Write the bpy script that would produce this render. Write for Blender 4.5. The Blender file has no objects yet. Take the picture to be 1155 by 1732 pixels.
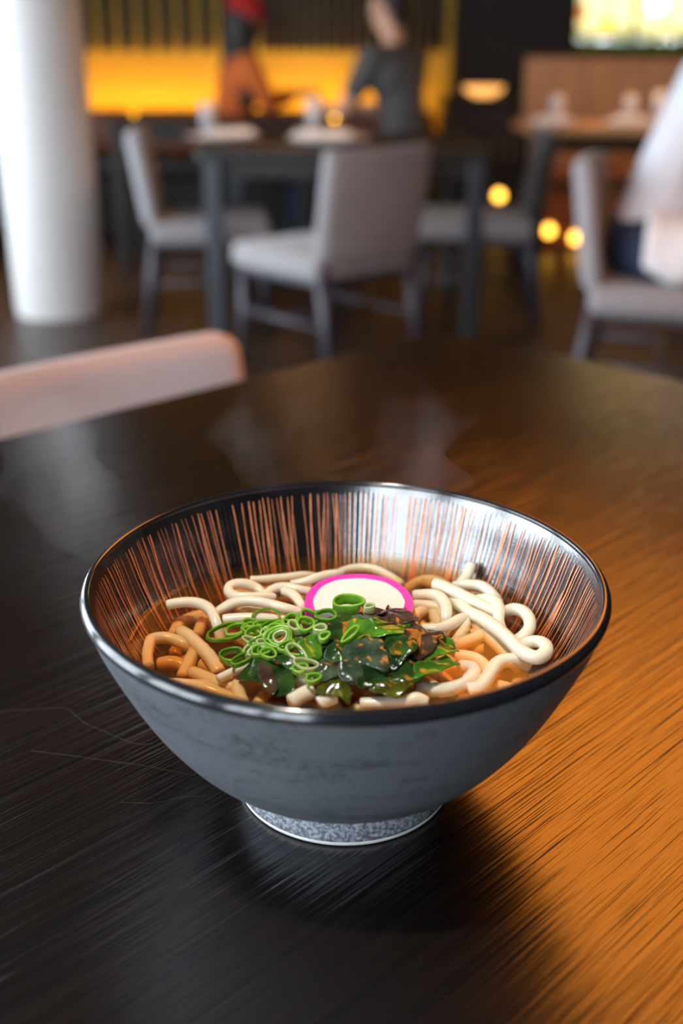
import bpy, bmesh, math, random
from mathutils import Vector, Matrix, noise

R = math.radians
PI = math.pi
random.seed(7)
sc = bpy.context.scene
col = sc.collection

# ------------------------------------------------------------------ camera
F_PX, PITCH, ROLL = 1860.0, R(22.364), R(0.2525)
CAM = Vector((-0.0017, -0.3830, 1.0279))
cd = bpy.data.cameras.new('camera')
cd.sensor_fit = 'VERTICAL'; cd.sensor_height = 36.0; cd.sensor_width = 24.0
cd.lens = F_PX / 1732 * 36
cd.clip_start = 0.01; cd.clip_end = 100
cd.dof.use_dof = True; cd.dof.focus_distance = 0.435; cd.dof.aperture_fstop = 5.0
cam = bpy.data.objects.new('camera', cd); col.objects.link(cam)
cam.matrix_world = Matrix.Translation(CAM) @ Matrix.Rotation(R(90) - PITCH, 4, 'X') @ Matrix.Rotation(ROLL, 4, 'Z')
sc.camera = cam

# ------------------------------------------------------------------ world, exposure
SKY = 9.3
w = bpy.data.worlds.new('world'); sc.world = w; w.use_nodes = True
bg = w.node_tree.nodes['Background']
bg.inputs[0].default_value = (0.80, 0.90, 1.0, 1); bg.inputs[1].default_value = SKY
sc.view_settings.view_transform = 'Standard'; sc.view_settings.look = 'None'
sc.view_settings.gamma = 1; sc.view_settings.use_curve_mapping = False
sc.view_settings.exposure = 0.0
sc.cycles.sample_clamp_indirect = 6
LAMP_E = 6.0      # amber pendant shades
COVE_E = 20.0      # strip light behind the banquette

# ------------------------------------------------------------------ helpers
def ray(px, py):
    u, v = px - 577.5, py - 866
    c, s = math.cos(-ROLL), math.sin(-ROLL)
    u, v = c*u - s*v, s*u + c*v
    return Vector((u/F_PX, -v/F_PX*math.sin(PITCH) + math.cos(PITCH), -v/F_PX*math.cos(PITCH) - math.sin(PITCH)))
def onz(px, py, z):
    d = ray(px, py); return CAM + d*((z - CAM.z)/d.z)

def tag(o, label=None, cat=None, group=None, kind=None):
    if label: o['label'] = label
    if cat: o['category'] = cat
    if group: o['group'] = group
    if kind: o['kind'] = kind
    return o
def empty(name, loc=(0, 0, 0), rz=0):
    o = bpy.data.objects.new(name, None); col.objects.link(o)
    o.location = loc; o.rotation_euler = (0, 0, rz); o.empty_display_size = .05
    return o
def link(name, me, mat, parent=None, smooth=True):
    o = bpy.data.objects.new(name, me); col.objects.link(o)
    if mat is not None and not me.materials: me.materials.append(mat)
    if smooth and len(me.polygons): me.polygons.foreach_set('use_smooth', [True]*len(me.polygons))
    if parent is not None: o.parent = parent
    return o
def raw(name, verts, faces, mat, parent=None, smooth=True):
    me = bpy.data.meshes.new(name); me.from_pydata([tuple(v) for v in verts], [], faces); me.update()
    return link(name, me, mat, parent, smooth)
def outward(o):
    bm = bmesh.new(); bm.from_mesh(o.data); bmesh.ops.recalc_face_normals(bm, faces=bm.faces[:]); bm.to_mesh(o.data); bm.free()
    return o
def copy_tree(o, parent=None):
    c = o.copy(); col.objects.link(c); c.parent = parent
    for ch in list(o.children): copy_tree(ch, c)
    return c
def box_me(sx, sy, sz, bev=0.0, seg=2):
    bm = bmesh.new(); bmesh.ops.create_cube(bm, size=1)
    for v in bm.verts: v.co = Vector((v.co.x*sx, v.co.y*sy, v.co.z*sz))
    if bev > 0: bmesh.ops.bevel(bm, geom=bm.edges[:], offset=bev, segments=seg, profile=.5, affect='EDGES')
    me = bpy.data.meshes.new('box'); bm.to_mesh(me); bm.free(); return me
def box(name, c, s, mat, parent=None, bev=0.0, rot=None, smooth=False, seg=2):
    o = link(name, box_me(*s, bev, seg), mat, parent, smooth)
    o.location = c
    if rot: o.rotation_euler = rot
    return o
def boxes(name, lst, mat, parent=None):
    vs, fs = [], []
    for (x0, x1, y0, y1, z0, z1) in lst:
        b = len(vs)
        vs += [(x0,y0,z0),(x1,y0,z0),(x1,y1,z0),(x0,y1,z0),(x0,y0,z1),(x1,y0,z1),(x1,y1,z1),(x0,y1,z1)]
        fs += [tuple(b+i for i in f) for f in ((3,2,1,0),(4,5,6,7),(0,1,5,4),(1,2,6,5),(2,3,7,6),(3,0,4,7))]
    return raw(name, vs, fs, mat, parent, False)
def lathe(name, prof, mat, parent=None, seg=96, fn=None, closed=False):
    vs, fs = [], []
    n = len(prof)
    for i in range(seg):
        a = 2*PI*i/seg
        for (r, z) in prof:
            rr = r if fn is None else fn(r, z, a)
            vs.append((rr*math.cos(a), rr*math.sin(a), z))
    for i in range(seg):
        j = (i+1) % seg
        for k in range(n if closed else n-1):
            k2 = (k+1) % n
            if prof[k][0] < 1e-6 and prof[k2][0] < 1e-6: continue
            fs.append((i*n+k, j*n+k, j*n+k2, i*n+k2))
    o = raw(name, vs, fs, mat, parent)
    bm = bmesh.new(); bm.from_mesh(o.data)
    bmesh.ops.remove_doubles(bm, verts=bm.verts[:], dist=1e-6)
    bm.to_mesh(o.data); bm.free()
    return o
def spline(pts, n=8):
    out = []
    P = [Vector(p) for p in pts]
    P = [P[0]*2 - P[1]] + P + [P[-1]*2 - P[-2]]
    for i in range(1, len(P)-2):
        a, b, c, d = P[i-1:i+3]
        for k in range(n):
            t = k/n
            out.append(.5*((2*b) + (c-a)*t + (2*a-5*b+4*c-d)*t*t + (3*b-a-3*c+d)*t**3))
    out.append(P[-2]); return out
def tube_vf(pts, rad, seg=10, sq=0.0, base=0):
    vs, fs = [], []
    n = len(pts)
    if not hasattr(rad, '__len__'): rad = [rad]*n
    up = Vector((0, 0, 1)); nprev = None
    for i, p in enumerate(pts):
        t = (pts[min(i+1, n-1)] - pts[max(i-1, 0)]).normalized()
        if nprev is None:
            a = up if abs(t.z) < .9 else Vector((1, 0, 0))
            nn = (a - t*a.dot(t)).normalized()
        else:
            nn = (nprev - t*nprev.dot(t)).normalized()
        nprev = nn; b = t.cross(nn)
        for k in range(seg):
            an = 2*PI*(k+.5)/seg
            f = 1.0
            if sq: f = 1/ (abs(math.cos(an))**(2/(1-sq)) + abs(math.sin(an))**(2/(1-sq)))**((1-sq)/2)
            vs.append(p + (nn*math.cos(an) + b*math.sin(an))*rad[i]*f)
    for i in range(n-1):
        for k in range(seg):
            k2 = (k+1) % seg
            fs.append(tuple(base+x for x in (i*seg+k, i*seg+k2, (i+1)*seg+k2, (i+1)*seg+k)))
    fs.append(tuple(base+k for k in reversed(range(seg))))
    fs.append(tuple(base+(n-1)*seg+k for k in range(seg)))
    return vs, fs
def tube(name, pts, rad, mat, parent=None, seg=10, sq=0.0):
    vs, fs = tube_vf([Vector(p) for p in pts], rad, seg, sq)
    return raw(name, vs, fs, mat, parent)

# ------------------------------------------------------------------ materials
class N:
    def schlick(s, f0, normal=None):
        lw = s.add('ShaderNodeLayerWeight'); lw.inputs['Blend'].default_value = .5
        if normal is not None: s.ln(normal, lw.inputs['Normal'])
        p = s.add('ShaderNodeMath', operation='POWER'); s.ln(lw.outputs['Facing'], p.inputs[0]); p.inputs[1].default_value = 5
        m = s.add('ShaderNodeMath', operation='MULTIPLY_ADD'); s.ln(p.outputs[0], m.inputs[0]); m.inputs[1].default_value = 1-f0; m.inputs[2].default_value = f0
        return m.outputs[0]
    def __init__(s, name):
        s.m = bpy.data.materials.new(name); s.m.use_nodes = True
        s.t = s.m.node_tree; s.n = s.t.nodes; s.p = s.n.get('Principled BSDF'); s.out = s.n.get('Material Output')
    def add(s, ty, **kw):
        nd = s.n.new(ty)
        for k, v in kw.items(): setattr(nd, k, v)
        return nd
    def ln(s, a, b): s.t.links.new(a, b)
    def ramp(s, fac, stops):
        r = s.add('ShaderNodeValToRGB'); e = r.color_ramp.elements
        while len(e) < len(stops): e.new(0.5)
        for el, (p, c) in zip(e, stops): el.position = p; el.color = (*c, 1)
        s.ln(fac, r.inputs[0]); return r.outputs[0]
    def noise(s, scale, detail=4, vec=None, rough=.55):
        nd = s.add('ShaderNodeTexNoise'); nd.inputs['Scale'].default_value = scale
        nd.inputs['Detail'].default_value = detail; nd.inputs['Roughness'].default_value = rough
        if vec is not None: s.ln(vec, nd.inputs['Vector'])
        return nd.outputs['Fac']
    def obj(s, scale=(1, 1, 1), rot=(0, 0, 0)):
        tc = s.add('ShaderNodeTexCoord'); mp = s.add('ShaderNodeMapping', vector_type='TEXTURE')
        mp.vector_type = 'POINT'
        mp.inputs['Rotation'].default_value = rot; mp.inputs['Scale'].default_value = scale
        s.ln(tc.outputs['Object'], mp.inputs[0]); return mp.outputs[0]
    def bump(s, h, strength, dist):
        b = s.add('ShaderNodeBump'); b.inputs['Strength'].default_value = strength; b.inputs['Distance'].default_value = dist
        s.ln(h, b.inputs['Height']); s.ln(b.outputs[0], s.p.inputs['Normal']); return b
def pm(name, c, rough=.5, var=.0, nscale=8, bump=0, bscale=60, **kw):
    k = N(name)
    k.p.inputs['Base Color'].default_value = (*c, 1); k.p.inputs['Roughness'].default_value = rough
    for a, v in kw.items(): k.p.inputs[a].default_value = v
    if var > 0:
        v = k.obj()
        k.ln(k.ramp(k.noise(nscale, 4, v), [(.3, tuple(x*(1-var) for x in c)), (.7, tuple(min(1, x*(1+var)) for x in c))]), k.p.inputs['Base Color'])
    if bump > 0: k.bump(k.noise(bscale, 3, k.obj()), bump, .002)
    return k.m
def emit(name, c, s):
    k = N(name); k.p.inputs['Base Color'].default_value = (*c, 1)
    k.p.inputs['Emission Color'].default_value = (*c, 1); k.p.inputs['Emission Strength'].default_value = s
    return k.m

M = {}
def wood_table():
    k = N('dark_table_wood')
    g = k.obj((3, 190, 60), (0, 0, R(-44)))       # long along the grain
    g2 = k.obj((14, 620, 60), (0, 0, R(-44)))
    a = k.noise(1.0, 3, g); b = k.noise(1.0, 2, g2)
    mx = k.add('ShaderNodeMath', operation='ADD'); k.ln(a, mx.inputs[0])
    hb = k.add('ShaderNodeMath', operation='MULTIPLY'); k.ln(b, hb.inputs[0]); hb.inputs[1].default_value = .6; k.ln(hb.outputs[0], mx.inputs[1])
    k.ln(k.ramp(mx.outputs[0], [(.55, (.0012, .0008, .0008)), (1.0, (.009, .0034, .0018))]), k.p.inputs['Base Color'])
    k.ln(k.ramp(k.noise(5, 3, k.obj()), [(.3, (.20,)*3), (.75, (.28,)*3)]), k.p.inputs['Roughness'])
    k.p.inputs['IOR'].default_value = 1.75
    k.bump(mx.outputs[0], .62, .0010)
    return k.m
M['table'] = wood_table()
M['table_dark'] = pm('table_edge_wood', (.012, .007, .005), .35, .3)
M['bowl_out'] = None
def bowl_out():
    k = N('grey_stoneware')
    v = k.obj()
    n = k.noise(420, 3, v); n2 = k.noise(38, 3, k.obj((1, 1, 4)), .4)
    mx = k.add('ShaderNodeMath', operation='ADD'); k.ln(n, mx.inputs[0]); k.ln(n2, mx.inputs[1])
    k.ln(k.ramp(mx.outputs[0], [(.62, (.034, .039, .046)), (1.4, (.090, .097, .109))]), k.p.inputs['Base Color'])
    k.p.inputs['Roughness'].default_value = .52
    k.bump(mx.outputs[0], .25, .0004)
    return k.m
M['bowl_out'] = bowl_out()
def foot_mat():
    k = N('speckled_foot_glaze')
    n = k.noise(650, 3, k.obj())
    k.ln(k.ramp(n, [(.4, (.11, .12, .145)), (.62, (.40, .42, .47))]), k.p.inputs['Base Color'])
    k.p.inputs['Roughness'].default_value = .38
    k.bump(n, .4, .0004)
    return k.m
M['foot'] = foot_mat()
M['bisque'] = pm('bare_clay', (.78, .77, .74), .6, .05, 200)
M['glaze'] = pm('black_glaze', (.004, .004, .006), .20, 0, 8, .04, 900, IOR=2.6)
M['rim'] = pm('rim_glaze', (.012, .013, .016), .14, 0, IOR=1.75)
M['copper'] = pm('copper_brushed_lines', (.80, .30, .15), .24, .22, 500, IOR=1.9)
M['noodle'] = pm('udon', (.90, .83, .66), .24, .03, 120, **{'Subsurface Weight': .35, 'Subsurface Scale': .004, 'Subsurface Radius': (1, .7, .4)})
M['kama_w'] = pm('fishcake_white', (.93, .87, .80), .35, .02, 300, **{'Subsurface Weight': .3, 'Subsurface Scale': .004, 'Subsurface Radius': (1, .8, .6)})
M['kama_p'] = pm('fishcake_pink', (.86, .05, .50), .3, .12, 200)
def leaf(name, c1, c2, tr=.42):
    k = N(name)
    n = k.noise(130, 4, k.obj())
    cr = k.ramp(n, [(.35, c1), (.68, c2)])
    k.ln(cr, k.p.inputs['Base Color']); k.p.inputs['Roughness'].default_value = .13
    k.p.inputs['Coat Weight'].default_value = .8; k.p.inputs['Coat Roughness'].default_value = .04
    tl = k.add('ShaderNodeBsdfTranslucent'); k.ln(cr, tl.inputs[0])
    mx = k.add('ShaderNodeMixShader'); mx.inputs[0].default_value = tr
    k.ln(k.p.outputs[0], mx.inputs[1]); k.ln(tl.outputs[0], mx.inputs[2]); k.ln(mx.outputs[0], k.out.inputs[0])
    k.bump(k.noise(330, 3, k.obj()), .45, .0010)
    return k.m
M['wak_dark'] = leaf('wakame_dark', (.014, .042, .012), (.065, .17, .03))
M['wak_green'] = leaf('wakame_green', (.045, .19, .02), (.19, .50, .035))
M['wak_brown'] = leaf('wakame_brown', (.06, .032, .018), (.17, .11, .07))
M['wak_olive'] = leaf('wakame_olive', (.05, .07, .008), (.22, .25, .02))
M['wak_teal'] = leaf('wakame_teal', (.035, .075, .04), (.13, .20, .12))
M['scal'] = leaf('scallion_green', (.22, .55, .03), (.52, .85, .14), .35)
M['scal_dk'] = leaf('scallion_dark', (.11, .36, .015), (.28, .62, .05), .35)
M['scal_pale'] = leaf('scallion_pale', (.50, .68, .24), (.80, .86, .55), .4)
def broth_mat():
    k = N('amber_broth')
    k.n.remove(k.p)
    tr = k.add('ShaderNodeBsdfTransparent'); gl = k.add('ShaderNodeBsdfGlossy'); gl.inputs['Roughness'].default_value = .03
    b = k.add('ShaderNodeBump'); b.inputs['Strength'].default_value = .12; b.inputs['Distance'].default_value = .002
    k.ln(k.noise(55, 2, k.obj()), b.inputs['Height'])
    k.ln(b.outputs[0], gl.inputs['Normal']); fr = k.schlick(.022, b.outputs[0])
    mx = k.add('ShaderNodeMixShader'); k.ln(fr, mx.inputs[0]); k.ln(tr.outputs[0], mx.inputs[1]); k.ln(gl.outputs[0], mx.inputs[2])
    k.ln(mx.outputs[0], k.out.inputs['Surface'])
    va = k.add('ShaderNodeVolumeAbsorption'); va.inputs[0].default_value = (1, .66, .13, 1); va.inputs['Density'].default_value = 105
    vsc = k.add('ShaderNodeVolumeScatter'); vsc.inputs[0].default_value = (1, .80, .38, 1); vsc.inputs['Density'].default_value = 13; vsc.inputs['Anisotropy'].default_value = .2
    ad = k.add('ShaderNodeAddShader'); k.ln(va.outputs[0], ad.inputs[0]); k.ln(vsc.outputs[0], ad.inputs[1])
    k.ln(ad.outputs[0], k.out.inputs['Volume'])
    return k.m
M['broth'] = broth_mat()
def clear_mat(name, ior=1.45, tint=(1, 1, 1)):
    k = N(name); k.n.remove(k.p)
    tr = k.add('ShaderNodeBsdfTransparent'); tr.inputs[0].default_value = (*tint, 1)
    gl = k.add('ShaderNodeBsdfGlossy'); gl.inputs['Roughness'].default_value = .02
    fr = k.schlick(((ior-1)/(ior+1))**2)
    mx = k.add('ShaderNodeMixShader'); k.ln(fr, mx.inputs[0]); k.ln(tr.outputs[0], mx.inputs[1]); k.ln(gl.outputs[0], mx.inputs[2])
    k.ln(mx.outputs[0], k.out.inputs['Surface']); return k.m
M['pane'] = clear_mat('window_glass'); M['glass'] = clear_mat('tumbler_glass', 1.5, (.93, .95, .97))
M['bubble'] = clear_mat('broth_bubble', 1.6)
M['white'] = pm('white_paint', (.68, .665, .645), .55, .03, 3)
def fabric(name, c):
    k = N(name)
    n = k.noise(700, 2, k.obj()); n2 = k.noise(9, 3, k.obj())
    mx = k.add('ShaderNodeMath', operation='ADD'); k.ln(n, mx.inputs[0]); k.ln(n2, mx.inputs[1])
    k.ln(k.ramp(mx.outputs[0], [(.6, tuple(x*.82 for x in c)), (1.4, tuple(min(1, x*1.12) for x in c))]), k.p.inputs['Base Color'])
    k.p.inputs['Roughness'].default_value = .85; k.p.inputs['Sheen Weight'].default_value = .3
    k.bump(n, .3, .001); return k.m
M['fab'] = fabric('grey_upholstery', (.255, .242, .248)); M['fab_pale'] = fabric('pale_upholstery', (.62, .585, .60))
M['fab_shaded'] = fabric('shaded_upholstery', (.02, .02, .022))  # near-black colour stands in for shade on the far chair's back
M['legw'] = pm('dark_violet_wood', (.045, .039, .052), .4, .2, 12)
M['tleg'] = pm('slate_metal', (.028, .034, .042), .4, .1)
M['darkwood'] = pm('dark_walnut', (.013, .0065, .0045), .5, .35, 9)
M['tan'] = pm('tan_oak_panel', (.52, .27, .13), .5, .15, 6)
M['redwood'] = pm('red_brown_wood', (.30, .10, .035), .45, .2, 6)
M['ochre'] = pm('ochre_plaster', (.85, .56, .07), .7, .06, 4)
M['slat'] = pm('slat_walnut', (.012, .006, .004), .6, .3, 9)
M['blackwall'] = pm('black_brown_wall', (.010, .0055, .004), .65, .2, 3)
M['ceil'] = pm('dark_ceiling', (.010, .006, .005), .7, .1, 3)
def floor_mat():
    k = N('brown_floor')
    br = k.add('ShaderNodeTexBrick'); k.ln(k.obj(), br.inputs['Vector'])
    br.inputs['Color1'].default_value = (.036, .021, .014, 1); br.inputs['Color2'].default_value = (.052, .031, .021, 1)
    br.inputs['Mortar'].default_value = (.03, .02, .015, 1); br.inputs['Scale'].default_value = 1
    br.inputs['Brick Width'].default_value = 1.2; br.inputs['Row Height'].default_value = .2; br.inputs['Mortar Size'].default_value = .003
    k.ln(br.outputs[0], k.p.inputs['Base Color']); k.p.inputs['Roughness'].default_value = .4
    return k.m
M['floor'] = floor_mat()
M['plate'] = pm('white_china', (.82, .80, .78), .2); M['linen'] = pm('white_linen', (.80, .80, .80), .8, .04, 30)
M['skin'] = pm('skin', (.58, .33, .22), .5, .05, 20, **{'Subsurface Weight': .15, 'Subsurface Scale': .01})
M['hair'] = pm('dark_hair', (.02, .012, .010), .5, .3, 60)
M['red'] = pm('red_knit', (.62, .02, .02), .8, .1, 40); M['orange'] = pm('orange_cotton', (.75, .16, .03), .8, .05, 20)
M['grey_tee'] = pm('charcoal_cotton', (.075, .08, .085), .85, .1, 20); M['white_top'] = pm('white_knit', (.62, .65, .70), .8, .03, 20)
M['navy'] = pm('navy_denim', (.018, .03, .065), .8, .15, 60); M['shoe'] = pm('black_leather', (.01, .01, .01), .4)
M['eye'] = pm('dark_eye', (.02, .015, .01), .2); M['lip'] = pm('lip', (.45, .15, .12), .5)
M['amber'] = emit('amber_shade', (1, .30, .03), LAMP_E)
M['brass'] = pm('brass', (.6, .42, .18), .3, Metallic=1.0)
M['cove'] = emit('cove_led', (1, .50, .03), COVE_E)
M['glint_glass'] = pm('whitened_glass', (.80, .82, .85), .25, **{'Transmission Weight': .25})  # white body colour stands in for bright reflections on the tumblers
M['glow'] = emit('lit_plate_glow', (1, .46, .12), 1.6)
M['litwin'] = emit('lit_glass', (1, .86, .40), 1.7)
M['leafg'] = leaf('hedge_leaf', (.20, .38, .02), (.42, .60, .04), .65)
M['stem'] = pm('stem_brown', (.08, .05, .03), .7)

# ------------------------------------------------------------------ room shell
X0, X1, Y0, Y1, H = -2.7, 4.6, -2.3, 7.6, 2.8
tag(boxes('floor', [(X0-.2, X1+.2, Y0-.2, Y1+1.6, -.1, 0)], M['floor']), kind='structure')
tag(boxes('ceiling', [(X0-.2, X1+.2, Y0-.2, Y1+1.6, H, H+.1)], M['ceil']), kind='structure')
def wall_with_windows(name, axis, pos, a0, a1, wins, mat, th=.16):
    lst = []
    def seg(u0, u1, z0, z1):
        lo, hi = (pos-th, pos)
        lst.append((lo, hi, u0, u1, z0, z1) if axis == 'x' else (u0, u1, lo, hi, z0, z1))
    u = a0
    for (w0, w1, z0, z1) in wins:
        seg(u, w0, 0, H); seg(w0, w1, 0, z0); seg(w0, w1, z1, H); u = w1
    seg(u, a1, 0, H)
    return tag(boxes(name, lst, mat), kind='structure')
winL = [(-2.0, -.45, .10, 2.30), (-.25, 1.3, .10, 2.30), (1.5, 3.05, .10, 2.30), (3.25, 4.9, .10, 2.10)]
winF = [(-2.5, -1.45, .10, 2.60), (-1.35, -.50, .10, 2.60)]
wall_with_windows('wall_left', 'x', X0, Y0, Y1, winL, M['blackwall'])
wall_with_windows('wall_front', 'y', Y0, X0, X1, winF, M['blackwall'])
tag(boxes('wall_right', [(X1, X1+.16, Y0, Y1+1.5, 0, H)], M['blackwall']), kind='structure')
def window(n, axis, pos, w):
    u0, u1, z0, z1 = w
    c = Vector((pos-.08, (u0+u1)/2, (z0+z1)/2)) if axis == 'x' else Vector(((u0+u1)/2, pos-.08, (z0+z1)/2))
    e = tag(empty('window_%d' % n, (c.x, c.y, z0)), kind='structure')
    L, hh, t = u1-u0, z1-z0, .05
    S = (lambda a, d, z: (d, a, z)) if axis == 'x' else (lambda a, d, z: (a, d, z))
    for nm, du, dz, su, sz in (('frame', -(L-t)/2, hh/2, t, hh), ('frame', (L-t)/2, hh/2, t, hh), ('frame', 0, t/2, L-2*t, t), ('frame', 0, hh-t/2, L-2*t, t), ('mullion', 0, hh/2, .03, hh-2*t)):
        box(nm, S(du, 0, dz), S(su, .07, sz), M['darkwood'], e)
    for sgn in (-1, 1):
        box('pane', S(sgn*(L/4-.015), 0, hh/2), S(L/2-t-.01, .006, hh-2*t), M['pane'], e)
    ld = bpy.data.lights.new('daylight', 'AREA'); ld.shape = 'RECTANGLE'; ld.size = L; ld.size_y = hh; ld.cycles.is_portal = True
    lo = bpy.data.objects.new('daylight', ld); col.objects.link(lo)
    lo.location = c + (Vector((-.1, 0, 0)) if axis == 'x' else Vector((0, -.1, 0)))
    lo.rotation_euler = (R(90), 0, R(-90)) if axis == 'x' else (R(90), 0, 0)
    d = lo.rotation_euler.to_matrix() @ Vector((0, 0, -1))
    want = Vector((1, 0, 0)) if axis == 'x' else Vector((0, 1, 0))
    if d.dot(want) < 0: lo.rotation_euler.z += PI
for i, wv in enumerate(winL): window(i+1, 'x', X0, wv)
for i, wv in enumerate(winF): window(i+5, 'y', Y0, wv)

# back wall: ochre plaster, slats on its upper half, a dark pier and a lit glass bay to the right of it
wb = tag(boxes('wall_back', [(X0, .72, Y1, Y1+.12, 0, H)], M['ochre']), kind='structure')
slat_me = box_me(.075, .05, H-1.08); slat_me.materials.append(M['slat'])
slat_me2 = box_me(.05, .05, H-1.08); slat_me2.materials.append(M['slat'])
x = X0+.08
while x < .70:
    fine = x > -.62
    s = bpy.data.objects.new('slat', slat_me2 if fine else slat_me); col.objects.link(s); s.parent = wb
    s.location = (x, Y1-.03, 1.08+(H-1.08)/2)
    x += .068 if fine else .131
tag(boxes('wall_pier', [(.72, 1.5, Y1-.25, Y1+.12, 0, H)], M['blackwall']), kind='structure')
YB = Y1+1.1
tag(boxes('wall_bay', [(1.4, X1, YB, YB+.12, 0, 1.16), (1.4, X1, YB, YB+.12, 2.5, H), (1.4, 1.5, YB, YB+.12, 1.16, 2.5), (4.3, X1, YB, YB+.12, 1.16, 2.5), (1.4, 1.5, Y1+.12, YB, 0, H)], M['blackwall']), kind='structure')
e = tag(empty('window_7', (2.9, YB+.04, 1.16)), kind='structure')
for i in range(4):
    box('pane', (-1.05+.7*i, 0, .67), (.66, .02, 1.3), M['litwin'], e)
for i in range(5): box('mullion', (-1.4+.7*i, 0, .67), (.04, .05, 1.34), M['darkwood'], e)

# ------------------------------------------------------------------ white column
e = tag(empty('round_column', (-1.235, 4.42, 0)), kind='structure')
e.name = 'column'
lathe('shaft', [(.186, 0), (.186, .02), (.19, .03), (.19, H-.03), (.186, H-.02), (.186, H)], M['white'], e, 64)
tag(e, 'round white plaster column standing on the brown floor', 'column')

# ------------------------------------------------------------------ dining table under the bowl
TZ = .75
def round_rect(hx, hy, r, n=10):
    P = []
    for cx, cy, a0 in ((hx-r, hy-r, 0), (-hx+r, hy-r, 90), (-hx+r, -hy+r, 180), (hx-r, -hy+r, 270)):
        for k in range(n+1):
            a = R(a0+90*k/n); P.append((cx+r*math.cos(a), cy+r*math.sin(a)))
    return P
def slab(name, hx, hy, r, zt, th, mat, parent, b=.004):
    P = round_rect(hx, hy, r); n = len(P)
    layers = [(-b, zt), (-b*.3, zt-b*.3), (0, zt-b), (0, zt-th+b), (-b, zt-th)]
    vs, fs = [], []
    for off, z in layers:
        sx = (hx+off)/hx; sy = (hy+off)/hy
        vs += [(p[0]*sx, p[1]*sy, z) for p in P]
    for l in range(len(layers)-1):
        for i in range(n):
            j = (i+1) % n; fs.append((l*n+i, (l+1)*n+i, (l+1)*n+j, l*n+j))
    fs.append(tuple(range(n))); fs.append(tuple(reversed(range((len(layers)-1)*n, len(layers)*n))))
    o = raw(name, vs, fs, mat, parent, False); return o
TA = R(45)
TC = Vector((.112, .19))
dt = tag(empty('dining_table', (TC.x, TC.y, 0), TA), 'dark brown wooden dining table with rounded corners carrying the noodle bowl', 'table')
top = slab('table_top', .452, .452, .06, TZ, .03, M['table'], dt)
slab('apron', .30, .30, .03, TZ-.03, .05, M['table_dark'], dt)
lathe('pedestal', [(.045, .03), (.045, TZ-.08)], M['tleg'], dt, 32)
lathe('base_plate', [(0, .03), (.05, .03), (.26, .018), (.27, .008), (.27, 0), (0, 0)], M['tleg'], dt, 48)

M['scratch'] = pm('pale_scratch', (.05, .05, .055), .5)
for q in ([(0, 1203), (60, 1200), (112, 1198), (140, 1222), (180, 1238), (226, 1257), (262, 1258)], [(55, 1270), (120, 1278), (190, 1288), (250, 1296), (330, 1312)], [(205, 1357), (260, 1358), (300, 1350), (350, 1346)]):
    P = spline([onz(a + 2*math.sin(a), b, TZ+.00012) for a, b in q], 4); vs, fs = [], []
    for i, p in enumerate(P):
        t = (P[min(i+1, len(P)-1)]-P[max(i-1, 0)]).normalized(); n_ = Vector((-t.y, t.x, 0))*(.00010+.00007*noise.noise(p*900))
        for pp in (p-n_, p+n_): vs.append(Matrix.Rotation(-TA, 3, 'Z') @ Vector((pp.x-TC.x, pp.y-TC.y, pp.z)))
    raw('scratch', vs, [(2*i, 2*i+1, 2*i+3, 2*i+2) for i in range(len(P)-1)], M['scratch'], dt)
# ------------------------------------------------------------------ bowl
bowl = tag(empty('noodle_bowl', (0, 0, TZ+.0004)), 'dark grey stoneware noodle bowl with copper lines inside on the dark table', 'bowl')
outer = [(.0425, .0202), (.0475, .0196), (.0525, .0198), (.0572, .0214), (.0620, .0250), (.0683, .0315), (.0742, .039), (.0796, .047), (.0842, .055), (.0882, .063), (.0920, .071), (.0955, .079), (.0983, .087), (.0996, .0922)]
inner = [(.0966, .0936), (.0955, .0910), (.0936, .086), (.0907, .077), (.0878, .0695), (.0856, .064), (.081, .055), (.0755, .0465), (.0685, .0385), (.060, .0325), (.050, .0285), (.030, .0255), (0, .0248)]
inner_s = [(p.x, p.y) for p in spline([(a, b, 0) for a, b in inner], 4)]
inner_s[-1] = (0, inner[-1][1])
outer_s = [(p.x, p.y) for p in spline([(a, b, 0) for a, b in outer], 3)]
body_prof = outer_s + [(.0985, .0925), (.0970, .0925)] + [(max(r-0 + .0009, 0), z-.0006) for r, z in inner_s[3:]]
lathe('body', body_prof, M['bowl_out'], bowl, 160)
lathe('rim', [(.0992, .0898), (.1000, .0906), (.1003, .0918), (.1001, .0931), (.0992, .0946), (.0980, .0955), (.0969, .0951), (.0963, .0938), (.0970, .0918)], M['rim'], bowl, 192, closed=True)
NR = 250
def ridge(z): return .00005*max(0, min(1, (.0915-z)/.002))*max(0, min(1, (z-.028)/.01))
def inner_r(z):
    for (r1, z1), (r2, z2) in zip(inner_s, inner_s[1:]):
        if z2 <= z <= z1 and z1 > z2: return r1 + (r2-r1)*(z1-z)/(z1-z2)
    return inner_s[0][0]
ph = [random.uniform(-.6, .6) for _ in range(NR)]
def ridge_fn(r, z, a):
    k = a*NR/(2*PI); i = int(k) % NR; f = k - int(k)
    p = ph[i]*(1-f) + ph[(i+1) % NR]*f
    return r - ridge(z)*math.sin(2*PI*k + p)
def lathe_fast(name, prof, mat, parent, seg, fn):
    n = len(prof); vs, fs = [], []
    for i in range(seg):
        a = 2*PI*i/seg; c, s = math.cos(a), math.sin(a)
        for r, z in prof:
            rr = fn(r, z, a) if r > 0 else 0
            vs.append((rr*c, rr*s, z))
    for i in range(seg):
        j = (i+1) % seg
        for k in range(n-1): fs.append((i*n+k, i*n+k+1, j*n+k+1, j*n+k))
    return raw(name, vs, fs, mat, parent)
lathe_fast('inner_glaze', inner_s, M['glaze'], bowl, NR*6, ridge_fn)
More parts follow.
